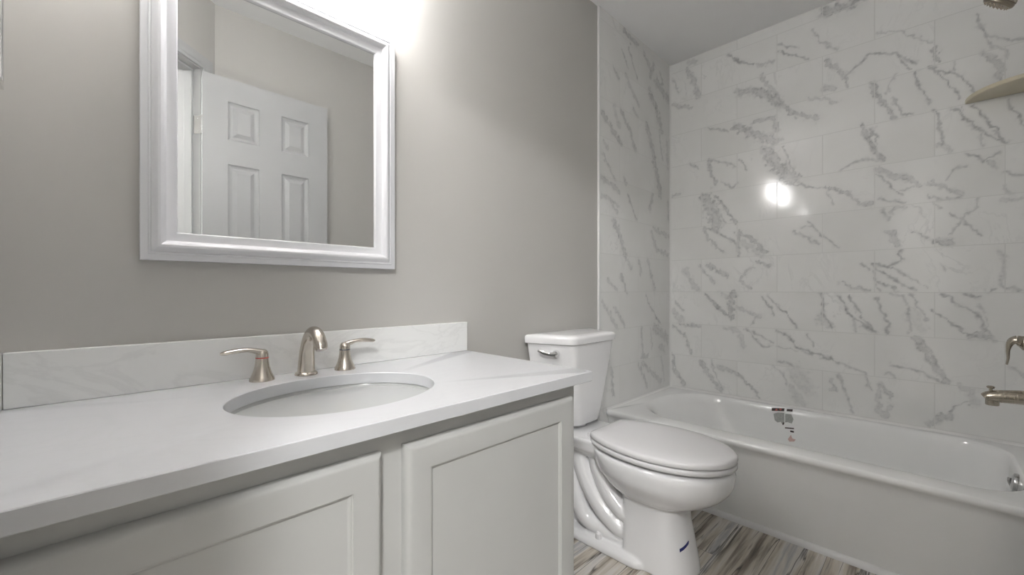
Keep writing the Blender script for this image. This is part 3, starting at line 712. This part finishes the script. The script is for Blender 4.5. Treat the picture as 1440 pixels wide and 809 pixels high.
va = thing('shower_valve', 'satin nickel lever shower handle on the tiled wall above the tub spout', 'shower valve', (XS, YT, 0.79))
bm = bmesh.new()
add_lathe(bm, [(0.085, 0.0), (0.084, 0.004), (0.075, 0.009), (0.040, 0.014), (0.034, 0.016)], (XS, YT+0.0005, 0.79), (0,1,0), 48)
obj('escutcheon', bm, M_DKNICKEL, va)
bm = bmesh.new()
add_lathe(bm, [(0.030, 0.010), (0.028, 0.045), (0.024, 0.062), (0.012, 0.070)], (XS, YT+0.0005, 0.79), (0,1,0), 32)
add_tube(bm, [(XS, YT+0.055, 0.793), (XS, YT+0.075, 0.798), (XS, YT+0.088, 0.790), (XS, YT+0.094, 0.765), (XS, YT+0.094, 0.735), (XS, YT+0.097, 0.712)],
         [0.020, 0.019, 0.015, 0.0105, 0.009, 0.008], 24, side=(0,1,0), flat=[(1,1),(1,0.9),(1,0.7),(1.1,0.55),(1.2,0.45),(1.2,0.4)])
obj('lever_handle', bm, M_DKNICKEL, va)

sh = thing('overhead_shower', 'round satin nickel shower head at the top of the tiled tub alcove', 'shower head', (XS, YT, 2.06))
bm = bmesh.new(); add_lathe(bm, [(0.030, 0.0), (0.029, 0.004), (0.015, 0.010)], (XS, YT+0.0005, 2.12), (0,1,0), 32)
obj('wall_flange', bm, M_DKNICKEL, sh)
bm = bmesh.new(); add_tube(bm, [(XS, YT+0.004, 2.12), (XS, YT+0.04, 2.122), (XS, YT+0.058, 2.090), (XS-0.006, YT+0.070, 2.052)], [0.0105]*4, 18)
obj('shower_arm', bm, M_DKNICKEL, sh)
hd = Vector((0.22, 0.62, -0.75)).normalized(); hb = Vector((XS-0.012, YT+0.068, 2.056))
bm = bmesh.new()
add_lathe(bm, [(0.012, -0.004), (0.016, 0.004), (0.016, 0.018), (0.020, 0.026), (0.034, 0.044), (0.043, 0.060), (0.045, 0.068)], hb, hd, 40, True, False)
obj('head_shell', bm, M_DKNICKEL, sh)
bm = bmesh.new()
add_lathe(bm, [(0.045, 0.068), (0.0435, 0.069), (0.0435, 0.071), (0.045, 0.072), (0.044, 0.080), (0.040, 0.084), (0.0, 0.085)], hb, hd, 40, False, False)
u_ = hd.orthogonal().normalized(); v_ = hd.cross(u_)
for rr_, kk in ((0.012, 6), (0.023, 12), (0.034, 18)):
    for i in range(kk):
        a = 2*PI*i/kk
        add_lathe(bm, [(0.0022, 0.083), (0.0016, 0.0885)], hb + (u_*math.cos(a) + v_*math.sin(a))*rr_, hd, 8)
obj('spray_face', bm, M_HEAD, sh)

bm = bmesh.new()
R = 0.182
lp = lambda r, z: [(XR-0.0005, YT+0.0005, z)] + [(XR-0.0005 - r*math.cos(PI/2*i/24), YT+0.0005 + r*math.sin(PI/2*i/24), z) for i in range(25)]
add_loft(bm, [lp(R-0.003, 1.776), lp(R, 1.779), lp(R, 1.790), lp(R-0.003, 1.793)])
tag(obj('corner_shelf', bm, M_SHELF, smooth=30), 'cream quarter-round corner shelf set in the tiled shower corner', 'shelf')

# ------------------------------------------------------------------ toilet
TX = 1.483
toi = thing('toilet', 'white two-piece toilet with closed elongated lid between vanity and bathtub', 'toilet', (TX, -0.40, FZ))
def egg(hw, yf, yc, yb, z, pf=2.0, pb=2.0, n=48, cut=None):
    """Plan outline: half width hw at yc, front at yf (towards the room), back at yb."""
    out = []
    for i in range(n):
        a = 2*PI*i/n
        c, s = math.cos(a), math.sin(a)
        p = pf if s < 0 else pb
        x = hw*math.copysign(abs(c)**(2/p), c)
        y = yc + (yc-yf if s < 0 else yb-yc)*math.copysign(abs(s)**(2/p), s)
        if cut is not None: y = min(y, cut)
        out.append((TX + x, y, z))
    return out
def fair(loops, n=4):
    out = []
    cols = [catmull([lp[i] for lp in loops], n) for i in range(len(loops[0]))]
    return [[c[k] for c in cols] for k in range(len(cols[0]))]
bm = bmesh.new()
# bowl: from the rim down to the neck of the pedestal
add_loft(bm, fair([egg(*a) for a in (
    (0.094, -0.596, -0.50, -0.375, 0.150, 2.3, 3.5), (0.098, -0.606, -0.50, -0.370, 0.196, 2.3, 3.0), (0.118, -0.645, -0.50, -0.345, 0.216, 2.2, 2.8),
    (0.143, -0.692, -0.50, -0.315, 0.240, 2.1, 2.6), (0.164, -0.728, -0.50, -0.290, 0.268, 2.05, 2.5), (0.179, -0.749, -0.50, -0.27, 0.296, 2, 2.5),
    (0.1845, -0.758, -0.50, -0.26, 0.322, 2, 2.5), (0.186, -0.761, -0.50, -0.255, 0.345, 2, 2.5), (0.182, -0.757, -0.50, -0.25, 0.359, 2, 2.5), (0.172, -0.748, -0.50, -0.25, 0.3645, 2, 2.5))]))
# pedestal column under the bowl, flaring to the floor
add_loft(bm, [egg(*a) for a in (
    (0.108, -0.642, -0.50, -0.402, FZ, 2.5, 12), (0.107, -0.638, -0.50, -0.402, 0.0, 2.5, 12), (0.103, -0.622, -0.50, -0.402, 0.08, 2.5, 12), (0.100, -0.609, -0.50, -0.402, 0.14, 2.5, 12), (0.098, -0.600, -0.50, -0.395, 0.22, 2.6, 9))])
# tank deck behind the seat
add_loft(bm, [rrect(TX-a, TX+a, y0, y1, r, z) for a, y0, y1, r, z in (
    (0.085, -0.33, -0.075, 0.04, 0.300), (0.112, -0.36, -0.062, 0.04, 0.322), (0.127, -0.38, -0.055, 0.035, 0.340), (0.130, -0.38, -0.052, 0.03, 0.372), (0.126, -0.375, -0.056, 0.03, 0.384))])
# inner body and foot
add_loft(bm, [rrect(TX-a, TX+a, y0, y1, 0.03, z) for a, y0, y1, z in (
    (0.075, -0.44, -0.10, FZ), (0.062, -0.44, -0.10, 0.08), (0.050, -0.44, -0.12, 0.2), (0.055, -0.44, -0.10, 0.33))])
add_loft(bm, [rrect(TX-a, TX+a, y0, y1, 0.05, z) for a, y0, y1, z in (
    (0.129, -0.50, -0.10, FZ), (0.131, -0.50, -0.098, FZ+0.012), (0.128, -0.50, -0.10, -0.006), (0.116, -0.49, -0.112, 0.004), (0.085, -0.47, -0.13, 0.008))])
# trapway curves bulging on both sides
for s in (-1, 1):
    x = TX + s*0.058
    add_tube(bm, [(x, -0.255, 0.330), (x+s*0.008, -0.285, 0.255), (x+s*0.014, -0.330, 0.185), (x+s*0.014, -0.390, 0.135), (x, -0.43, 0.12)], [0.034, 0.036, 0.036, 0.034, 0.03], 18)
    add_tube(bm, [(x, -0.165, 0.325), (x+s*0.012, -0.195, 0.270), (x+s*0.018, -0.240, 0.190), (x+s*0.018, -0.300, 0.118), (x+s*0.014, -0.370, 0.070), (x, -0.42, 0.055)], [0.034, 0.037, 0.038, 0.038, 0.036, 0.03], 18)
    add_tube(bm, [(x, -0.120, 0.27), (x+s*0.016, -0.150, 0.205), (x+s*0.022, -0.185, 0.125), (x+s*0.022, -0.230, 0.055), (x+s*0.010, -0.31, 0.030), (x, -0.40, 0.02)], [0.034, 0.037, 0.038, 0.037, 0.033, 0.03], 18)
def fuse(o):
    r = o.modifiers.new('fuse', 'REMESH'); r.mode = 'VOXEL'; r.voxel_size = 0.0038; r.use_smooth_shade = True
    c = o.modifiers.new('smooth', 'SMOOTH')
    c.factor = 0.5; c.iterations = 9
bowl = obj('bowl', bm, M_CERAMIC, toi, mods=fuse)
for s in (-1, 1):
    bm = bmesh.new()
    add_lathe(bm, [(0.0145, 0.0), (0.0145, 0.012), (0.012, 0.024), (0.006, 0.029), (0.0, 0.030)], (TX + s*0.100, -0.302, -0.001), seg=20, cap1=False)
    obj('bolt_cap', bm, M_SEAT, toi)
# seat ring and lid
SEATP = dict(pf=2.0, pb=2.05, cut=-0.272)
def seat_loop(d, z, cut=-0.272):
    return egg(0.186-d, -0.765+d, -0.505, -0.205-d*1.2, z, 2.02, 2.0, 72, cut-d)
bm = bmesh.new()
outer = [(0.004, 0.3735), (0.0, 0.377), (0.0, 0.388), (0.004, 0.392)]
inner = [(0.055, 0.392), (0.062, 0.385), (0.058, 0.3735)]
vs = add_loft(bm, [seat_loop(d, z) for d, z in outer + inner], False, False)
n_ = len(vs[0])
for i in range(n_):
    j = (i+1) % n_
    bm.faces.new((vs[-1][i], vs[-1][j], vs[0][j], vs[0][i]))
obj('seat', bm, M_SEAT, toi, smooth=50)
bm = bmesh.new()
add_loft(bm, [seat_loop(d, z, -0.268) for d, z in ((0.008, 0.3945), (0.001, 0.397), (-0.001, 0.403), (0.0, 0.411), (0.004, 0.4155), (0.012, 0.418), (0.05, 0.4205), (0.10, 0.4215))])
obj('seat_lid', bm, M_SEAT, toi, smooth=50)
for s in (-1, 1):
    bm = bmesh.new(); add_lathe(bm, [(0.011, 0), (0.012, 0.002), (0.012, 0.050), (0.011, 0.052)], (TX + s*0.075 - 0.026, -0.258, 0.394), (1,0,0), 20)
    obj('seat_hinge', bm, M_SEAT, toi)
# tank: trapezoid plan with slanted sides
def trap(hf, hb, yf, yb, r, z, n=6):
    P = [Vector((TX-hb, yb)), Vector((TX-hf, yf)), Vector((TX+hf, yf)), Vector((TX+hb, yb))]
    out = []
    for i in range(4):
        p, a, b = P[i], P[i-1], P[(i+1) % 4]
        da = (a-p).normalized(); db = (b-p).normalized()
        for k in range(n+1):
            t = k/n
            q = (p + da*r)*(1-t)**2 + p*2*t*(1-t) + (p + db*r)*t**2
            out.append((q.x, q.y, z))
    return out
bm = bmesh.new()
add_loft(bm, [trap(*a) for a in (
    (0.070, 0.150, -0.182, -0.045, 0.03, 0.404), (0.078, 0.160, -0.190, -0.036, 0.03, 0.410), (0.092, 0.175, -0.197, -0.030, 0.03, 0.46), (0.125, 0.205, -0.210, -0.024, 0.03, 0.62), (0.148, 0.223, -0.217, -0.020, 0.03, 0.74), (0.149, 0.224, -0.217, -0.020, 0.03, 0.7515))])
add_lathe(bm, [(0.05, 0.0), (0.05, 0.03)], (TX, -0.11, 0.382), seg=24)
tank = obj('tank', bm, M_CERAMIC, toi, smooth=50)
bm = bmesh.new()
add_loft(bm, [trap(*a) for a in (
    (0.150, 0.228, -0.221, -0.016, 0.03, 0.752), (0.157, 0.235, -0.227, -0.012, 0.032, 0.755), (0.159, 0.236, -0.229, -0.011, 0.032, 0.775), (0.157, 0.234, -0.227, -0.013, 0.032, 0.783), (0.150, 0.227, -0.220, -0.018, 0.03, 0.788), (0.12, 0.19, -0.18, -0.04, 0.03, 0.790))])
obj('tank_lid', bm, M_CERAMIC, toi, smooth=50)
# chrome flush lever on the slanted left side
fa = Vector((TX-0.220, -0.020, 0)); fb = Vector((TX-0.145, -0.216, 0))
fdir = (fb-fa).normalized(); fn = Vector((fdir.y, -fdir.x, 0))
if fn.x > 0: fn = -fn
lv = fa + fdir*0.135 + Vector((0, 0, 0.7155))
bm = bmesh.new()
add_lathe(bm, [(0.016, -0.004), (0.016, 0.004), (0.013, 0.010), (0.010, 0.022), (0.006, 0.026)], lv, fn, 24)
add_tube(bm, [lv + fn*0.018 + fdir*0.004, lv + fn*0.020 - fdir*0.022 + Vector((0,0,-0.001)), lv + fn*0.022 - fdir*0.048 + Vector((0,0,0.004)), lv + fn*0.021 - fdir*0.072 + Vector((0,0,0.012))],
         [0.010, 0.0075, 0.007, 0.005], 16, side=(0,0,1), flat=[(1,1),(0.8,1),(0.7,1.1),(0.6,1)])
obj('flush_lever', bm, M_CHROME, toi)['label'] = 'chrome flush lever'
# blue tape strip on the front of the pedestal
bm = bmesh.new()
tp = []
for k in range(9):
    a = math.radians(-124 + 26*k/8)
    f = k/8
    zc = 0.073 + 0.012*f + 0.004*f*f
    for dz in (-0.006, 0.006):
        pf = 2.5
        hw, yf = 0.1045 - 0.055*(zc-0.05), -0.6282 + 0.21*(zc-0.05)
        c, s_ = math.cos(a), math.sin(a)
        x = TX + hw*math.copysign(abs(c)**(2/pf), c); y = -0.50 + (-0.50-yf)*math.copysign(abs(s_)**(2/pf), s_)
        tp.append((x, y, zc+dz))
lo_, hi_ = tp[0::2], tp[1::2]
rings = []
for a_, b_ in zip(lo_, hi_):
    n_v = (Vector(a_) - Vector((TX, -0.5, a_[2]))).normalized()
    rings.append([Vector(a_) + n_v*0.0006, Vector(b_) + n_v*0.0006, Vector(b_) - n_v*0.004, Vector(a_) - n_v*0.004])
add_loft(bm, rings)
obj('tape_strip', bm, M_TAPE, toi)['label'] = 'short navy blue tape strip'


# ------------------------------------------------------------------ vanity
CT = 0.7528                               # worktop height
VX0, VX1, VYF = -0.130, 0.928, -0.522
van = thing('vanity_cabinet', 'white painted vanity cabinet with two recessed-panel doors under the worktop', 'vanity', (0.40, -0.27, FZ))
bm = bmesh.new()
ztop, zbot = CT-0.0275, 0.07
add_box(bm, VX0, VX0+0.016, VYF+0.019, -0.004, FZ, ztop)
add_box(bm, VX1-0.016, VX1, VYF+0.019, -0.004, FZ, ztop)
add_box(bm, VX0+0.016, VX1-0.016, VYF+0.019, -0.004, zbot-0.016, zbot)
add_box(bm, VX0+0.016, VX1-0.016, -0.010, -0.004, zbot, ztop)
for a, b in ((VX0, VX0+0.04), (0.352, 0.398), (VX1-0.04, VX1)):
    add_box(bm, a, b, VYF, VYF+0.019, zbot-0.016, ztop)
for a, b in ((VX0+0.04, 0.352), (0.398, VX1-0.04)):
    add_box(bm, a, b, VYF, VYF+0.019, 0.666, ztop)
    add_box(bm, a, b, VYF, VYF+0.019, zbot-0.016, zbot+0.03)
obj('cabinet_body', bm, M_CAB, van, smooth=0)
bm = bmesh.new(); add_box(bm, VX0+0.016, VX1-0.016, VYF+0.075, VYF+0.09, FZ, zbot-0.016); obj('toe_kick', bm, M_CAB, van, smooth=0)
DPROF = [(0.0, 0.0), (0.0, 0.010), (0.002, 0.014), (0.006, 0.0175), (0.010, 0.0192), (0.014, 0.0195), (0.052, 0.0195), (0.0535, 0.0190), (0.055, 0.0165), (0.057, 0.0160), (0.0585, 0.0140), (0.061, 0.0125), (0.064, 0.0125)]
for a, b in ((-0.116, 0.351), (0.397, 0.9045)):
    bm = bmesh.new()
    frame_xz(bm, a, b, 0.092, 0.687, VYF-0.0005, DPROF, True)
    v = [bm.verts.new(p) for p in ((a, VYF-0.0005, 0.092), (b, VYF-0.0005, 0.092), (b, VYF-0.0005, 0.687), (a, VYF-0.0005, 0.687))]
    bm.faces.new(v)
    bmesh.ops.remove_doubles(bm, verts=bm.verts, dist=1e-6)
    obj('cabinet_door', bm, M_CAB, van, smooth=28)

# worktop slab with an oval cut-out
CX0, CX1, CYF, CYB = XL+0.001, 0.953, -0.5666, -0.0008
SXC, SYC, SA, SB = 0.375, -0.300, 0.2145, 0.174
angs = sorted([2*PI*i/112 for i in range(112)] + [math.atan2(y-SYC, x-SXC) % (2*PI) for x in (CX0, CX1) for y in (CYF, CYB)])
def ell(a, k, z, dz=0):
    # point on the oval seen from the centre at angle a
    r = 1/math.sqrt((math.cos(a)/(SA+k))**2 + (math.sin(a)/(SB+k))**2)
    return (SXC + r*math.cos(a), SYC + r*math.sin(a), z)
def rec(a, z, ins=0.0):
    c, s = math.cos(a), math.sin(a)
    t = 9
    if c > 1e-9: t = min(t, (CX1-ins-SXC)/c)
    if c < -1e-9: t = min(t, (CX0+ins-SXC)/c)
    if s > 1e-9: t = min(t, (CYB-ins-SYC)/s)
    if s < -1e-9: t = min(t, (CYF+ins-SYC)/s)
    return (SXC + t*c, SYC + t*s, z)
bm = bmesh.new()
TH = 0.0272
lo = [[ell(a, 0.0015, CT) for a in angs], [rec(a, CT, 0.0015) for a in angs], [rec(a, CT-0.0015) for a in angs], [rec(a, CT-TH+0.0015) for a in angs], [rec(a, CT-TH, 0.0015) for a in angs],
      [ell(a, 0.0, CT-TH) for a in angs], [ell(a, 0.0, CT-0.0015) for a in angs]]
vs = add_loft(bm, lo, False, False)
for i in range(len(angs)):
    j = (i+1) % len(angs)
    bm.faces.new((vs[-1][i], vs[-1][j], vs[0][j], vs[0][i]))
tag(obj('worktop', bm, M_QUARTZ, smooth=40), 'white quartz vanity worktop with an oval sink cut-out', 'countertop')
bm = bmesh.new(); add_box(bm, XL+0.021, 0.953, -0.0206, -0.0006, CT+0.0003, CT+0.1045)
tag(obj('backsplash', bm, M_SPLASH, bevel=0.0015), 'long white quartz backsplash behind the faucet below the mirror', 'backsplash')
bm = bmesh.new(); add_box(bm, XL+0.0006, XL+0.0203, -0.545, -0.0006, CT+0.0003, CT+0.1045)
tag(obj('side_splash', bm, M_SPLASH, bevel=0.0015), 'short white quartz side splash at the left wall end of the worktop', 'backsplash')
# undermount basin
snk = thing('sink', 'oval white undermount sink set below the quartz worktop', 'sink', (SXC, SYC, CT-0.17))
def el(k, z):
    return [(SXC + (SA+k)*math.cos(2*PI*i/72), SYC + (SB+k)*math.sin(2*PI*i/72), z) for i in range(72)]
zz = CT-TH-0.0005
bm = bmesh.new()
add_loft(bm, [el(0.02, zz-0.008), el(0.02, zz), el(0.004, zz), el(0.001, zz-0.006), el(-0.002, zz-0.030), el(-0.010, zz-0.070), el(-0.024, zz-0.105), el(-0.050, zz-0.130), el(-0.095, zz-0.144), el(-0.145, zz-0.150),
              el(-0.145, zz-0.158), el(-0.090, zz-0.152), el(-0.042, zz-0.137), el(-0.015, zz-0.110), el(-0.001, zz-0.072), el(0.004, zz-0.028), el(0.010, zz-0.010)], True, True)
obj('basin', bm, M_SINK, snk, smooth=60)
bm = bmesh.new(); add_lathe(bm, [(0.024, 0.0), (0.031, 0.001), (0.031, 0.003), (0.026, 0.005), (0.022, 0.004), (0.018, 0.009), (0.0, 0.012)], (SXC, SYC, zz-0.1485), seg=32, cap1=False)
obj('drain', bm, M_NICKEL, snk)['label'] = 'brushed nickel pop-up drain'

# faucet: spout and two lever handles
FXC, FYC = 0.380, -0.066
spt = thing('faucet_spout', 'arched brushed nickel faucet spout standing between the two handles', 'faucet', (FXC, FYC, CT))
bm = bmesh.new(); add_lathe(bm, [(0.0275, 0.0003), (0.0275, 0.004), (0.0255, 0.007), (0.0225, 0.0085)], (FXC, FYC, CT), seg=36)
obj('base_ring', bm, M_NICKEL, spt)
bm = bmesh.new()
add_tube(bm, [(FXC, FYC, CT+0.005), (FXC, FYC-0.002, CT+0.035), (FXC, FYC-0.008, CT+0.068), (FXC, FYC-0.024, CT+0.098), (FXC, FYC-0.050, CT+0.114), (FXC, FYC-0.079, CT+0.110), (FXC, FYC-0.099, CT+0.090), (FXC, FYC-0.104, CT+0.078)],
         [0.0215, 0.0195, 0.0175, 0.0160, 0.0152, 0.0152, 0.0155, 0.0155], 28, side=(1,0,0), n=6)
obj('spout_body', bm, M_NICKEL, spt)
bm = bmesh.new(); add_lathe(bm, [(0.0125, 0.0), (0.0125, 0.005), (0.011, 0.0055), (0.0, 0.004)], (FXC, FYC-0.1035, CT+0.0795), (0, -0.39, -0.92), 24, cap1=False)
obj('aerator', bm, M_NICKEL, spt)
def faucet_handle(x, s, ring, label):
    t = thing('sink_tap', label, 'tap', (x, FYC, CT), 'taps on the worktop')
    bm = bmesh.new()
    add_lathe(bm, [(0.0275, 0.0003), (0.0275, 0.003), (0.0245, 0.010), (0.0200, 0.021), (0.0163, 0.034), (0.0145, 0.046), (0.0139, 0.0545)], (x, FYC, CT), seg=36)
    obj('handle_base', bm, M_NICKEL, t)
    bm = bmesh.new(); add_lathe(bm, [(0.0141, 0.0545), (0.0143, 0.0548), (0.0143, 0.0566), (0.0141, 0.0569)], (x, FYC, CT), seg=36)
    obj('index_ring', bm, ring, t)['label'] = 'red ring' if s < 0 else 'dark blue ring'
    bm = bmesh.new()
    add_lathe(bm, [(0.0139, 0.057), (0.0136, 0.064), (0.0125, 0.070), (0.009, 0.0745), (0.0, 0.0765)], (x, FYC, CT), seg=36, cap1=False)
    add_tube(bm, [(x - s*0.004, FYC, CT+0.066), (x + s*0.012, FYC-0.001, CT+0.0725), (x + s*0.032, FYC-0.002, CT+0.0775), (x + s*0.056, FYC-0.003, CT+0.0775), (x + s*0.078, FYC-0.004, CT+0.0745), (x + s*0.086, FYC-0.004, CT+0.0740)],
             [0.0105, 0.0095, 0.0085, 0.0090, 0.0085, 0.004], 24, side=(0,0,1), flat=[(1,0.95),(1,0.75),(1.0,0.62),(1.1,0.66),(1.1,0.62),(1,0.6)])
    obj('lever', bm, M_NICKEL, t)
faucet_handle(FXC-0.102, -1, M_RED, 'left brushed nickel lever tap with the red ring')
faucet_handle(FXC+0.102, 1, M_BLUE, 'right brushed nickel lever tap with the dark ring')

# ------------------------------------------------------------------ mirror over the vanity
MX0, MX1, MZ0, MZ1 = 0.0565, 0.6587, 1.0401, 1.7640
mir = thing('wall_mirror', 'rectangular mirror in a white moulded frame on the greige wall', 'mirror', ((MX0+MX1)/2, 0.0, MZ0))
MPROF = [(0.0, 0.001), (0.0, 0.0240), (0.0015, 0.0255), (0.0130, 0.0262), (0.0140, 0.0285), (0.0165, 0.0290), (0.0180, 0.0275), (0.0190, 0.0265), (0.0215, 0.0280), (0.0250, 0.0318), (0.0295, 0.0345), (0.0340, 0.0345), (0.0380, 0.0320), (0.0415, 0.0275), (0.0435, 0.0235),
         (0.0450, 0.0225), (0.0620, 0.0205), (0.0640, 0.0190), (0.0650, 0.0120)]
bm = bmesh.new()
frame_xz(bm, MX0, MX1, MZ0, MZ1, 0.0, MPROF)
vb = [bm.verts.new(p) for p in ((MX0, -0.001, MZ0), (MX1, -0.001, MZ0), (MX1, -0.001, MZ1), (MX0, -0.001, MZ1))]
bm.faces.new(vb)
bmesh.ops.remove_doubles(bm, verts=bm.verts, dist=1e-6)
obj('frame', bm, M_FRAME, mir, smooth=30)
bm = bmesh.new(); add_box(bm, MX0+0.062, MX1-0.062, -0.0135, -0.010, MZ0+0.062, MZ1-0.062); obj('mirror_glass', bm, M_MIRROR, mir, smooth=0)

# mirrored medicine cabinet on the left wall (only its lower right corner shows)
med = thing('medicine_cabinet', 'mirror-fronted medicine cabinet on the left wall at the picture edge', 'cabinet', (XL, -0.38, 1.287))
bm = bmesh.new(); add_box(bm, XL+0.0005, XL+0.026, -0.55, -0.207, 1.297, 1.86); obj('cabinet_body', bm, M_TRIM, med, bevel=0.001)
bm = bmesh.new()
FX = -0.110
for a, b, c, d in ((-0.56, -0.197, 1.287, 1.297), (-0.56, -0.197, 1.860, 1.870), (-0.207, -0.197, 1.297, 1.860), (-0.56, -0.550, 1.297, 1.860)):
    add_box(bm, FX-0.015, FX, a, b, c, d)
obj('door_frame', bm, M_CHROME, med, bevel=0.0015)
bm = bmesh.new(); add_box(bm, FX-0.014, FX-0.004, -0.5505, -0.2065, 1.2965, 1.8605); obj('mirror_door', bm, M_MIRROR, med, smooth=0)

# ------------------------------------------------------------------ lamps
vl = thing('vanity_light', 'three-lamp nickel vanity light mounted on the wall above the mirror', 'wall lamp', (0.36, 0.0, 1.965))
bm = bmesh.new(); add_loft(bm, [[(x, y, z) for x, z in ((0.12, 1.930), (0.60, 1.930), (0.60, 2.000), (0.12, 2.000))] for y in (-0.0006, -0.022)])
obj('backplate', bm, M_NICKEL, vl, bevel=0.006, seg=3)
for lx in (0.10, 0.33, 0.56):
    bm = bmesh.new()
    add_tube(bm, [(lx, -0.018, 1.965), (lx, -0.035, 1.962), (lx, -0.056, 1.962)], [0.008]*3, 14)
    for k in (-1, 1):      # yoke round the shade, and the lamp socket on a cross bar
        add_tube(bm, [(lx, -0.054, 1.962), (lx + k*0.036, -0.069, 1.962), (lx + k*0.051, -0.105, 1.962), (lx + k*0.036, -0.141, 1.962), (lx, -0.156, 1.962)], [0.004]*5, 10)
    add_tube(bm, [(lx, -0.173, 1.962), (lx, -0.145, 1.975), (lx, -0.105, 1.978)], [0.0035]*3, 10)
    add_lathe(bm, [(0.006, 0.0), (0.014, 0.004), (0.014, 0.024), (0.008, 0.028)], (lx, -0.105, 1.962), seg=24)
    obj('arm', bm, M_NICKEL, vl)
    bm = bmesh.new()
    pr = [(0.045, 0.0), (0.047, 0.006), (0.047, 0.05), (0.047, 0.10), (0.047, 0.150), (0.045, 0.156)]
    vs = add_lathe(bm, pr + [(r-0.003, h) for r, h in pr[::-1]] + [pr[0]], (lx, -0.105, 1.890), seg=36, cap0=False, cap1=False)
    bmesh.ops.remove_doubles(bm, verts=bm.verts, dist=1e-5)
    shd = obj('lamp_shade', bm, M_SHADE, vl, smooth=60)
    bm = bmesh.new()
    add_lathe(bm, [(0.012, 0.03), (0.013, 0.012), (0.022, -0.006), (0.029, -0.022), (0.026, -0.034), (0.014, -0.042), (0.0, -0.044)], (lx, -0.105, 1.948), seg=28, cap1=False)
    obj('bulb', bm, M_BULB, shd, smooth=60)
hp = dg(0.46, -1.38, CZ)  # added fill light for the bathroom, on the unseen hall ceiling
hl = thing('hall_fill_light', 'added round opal fill light on the hall ceiling outside the doorway', 'fill light', (hp[0], hp[1], CZ))
bm = bmesh.new(); add_lathe(bm, [(0.19, -0.0005), (0.19, -0.02), (0.18, -0.026)], hp, seg=48); obj('base_ring', bm, M_NICKEL, hl)
bm = bmesh.new(); add_lathe(bm, [(0.175, -0.022)] + [(0.175*math.cos(PI/2*i/10), -0.026 - 0.075*math.sin(PI/2*i/10)) for i in range(11)], hp, seg=48, cap1=False)
obj('globe', bm, M_HALLFILL, hl, smooth=60)
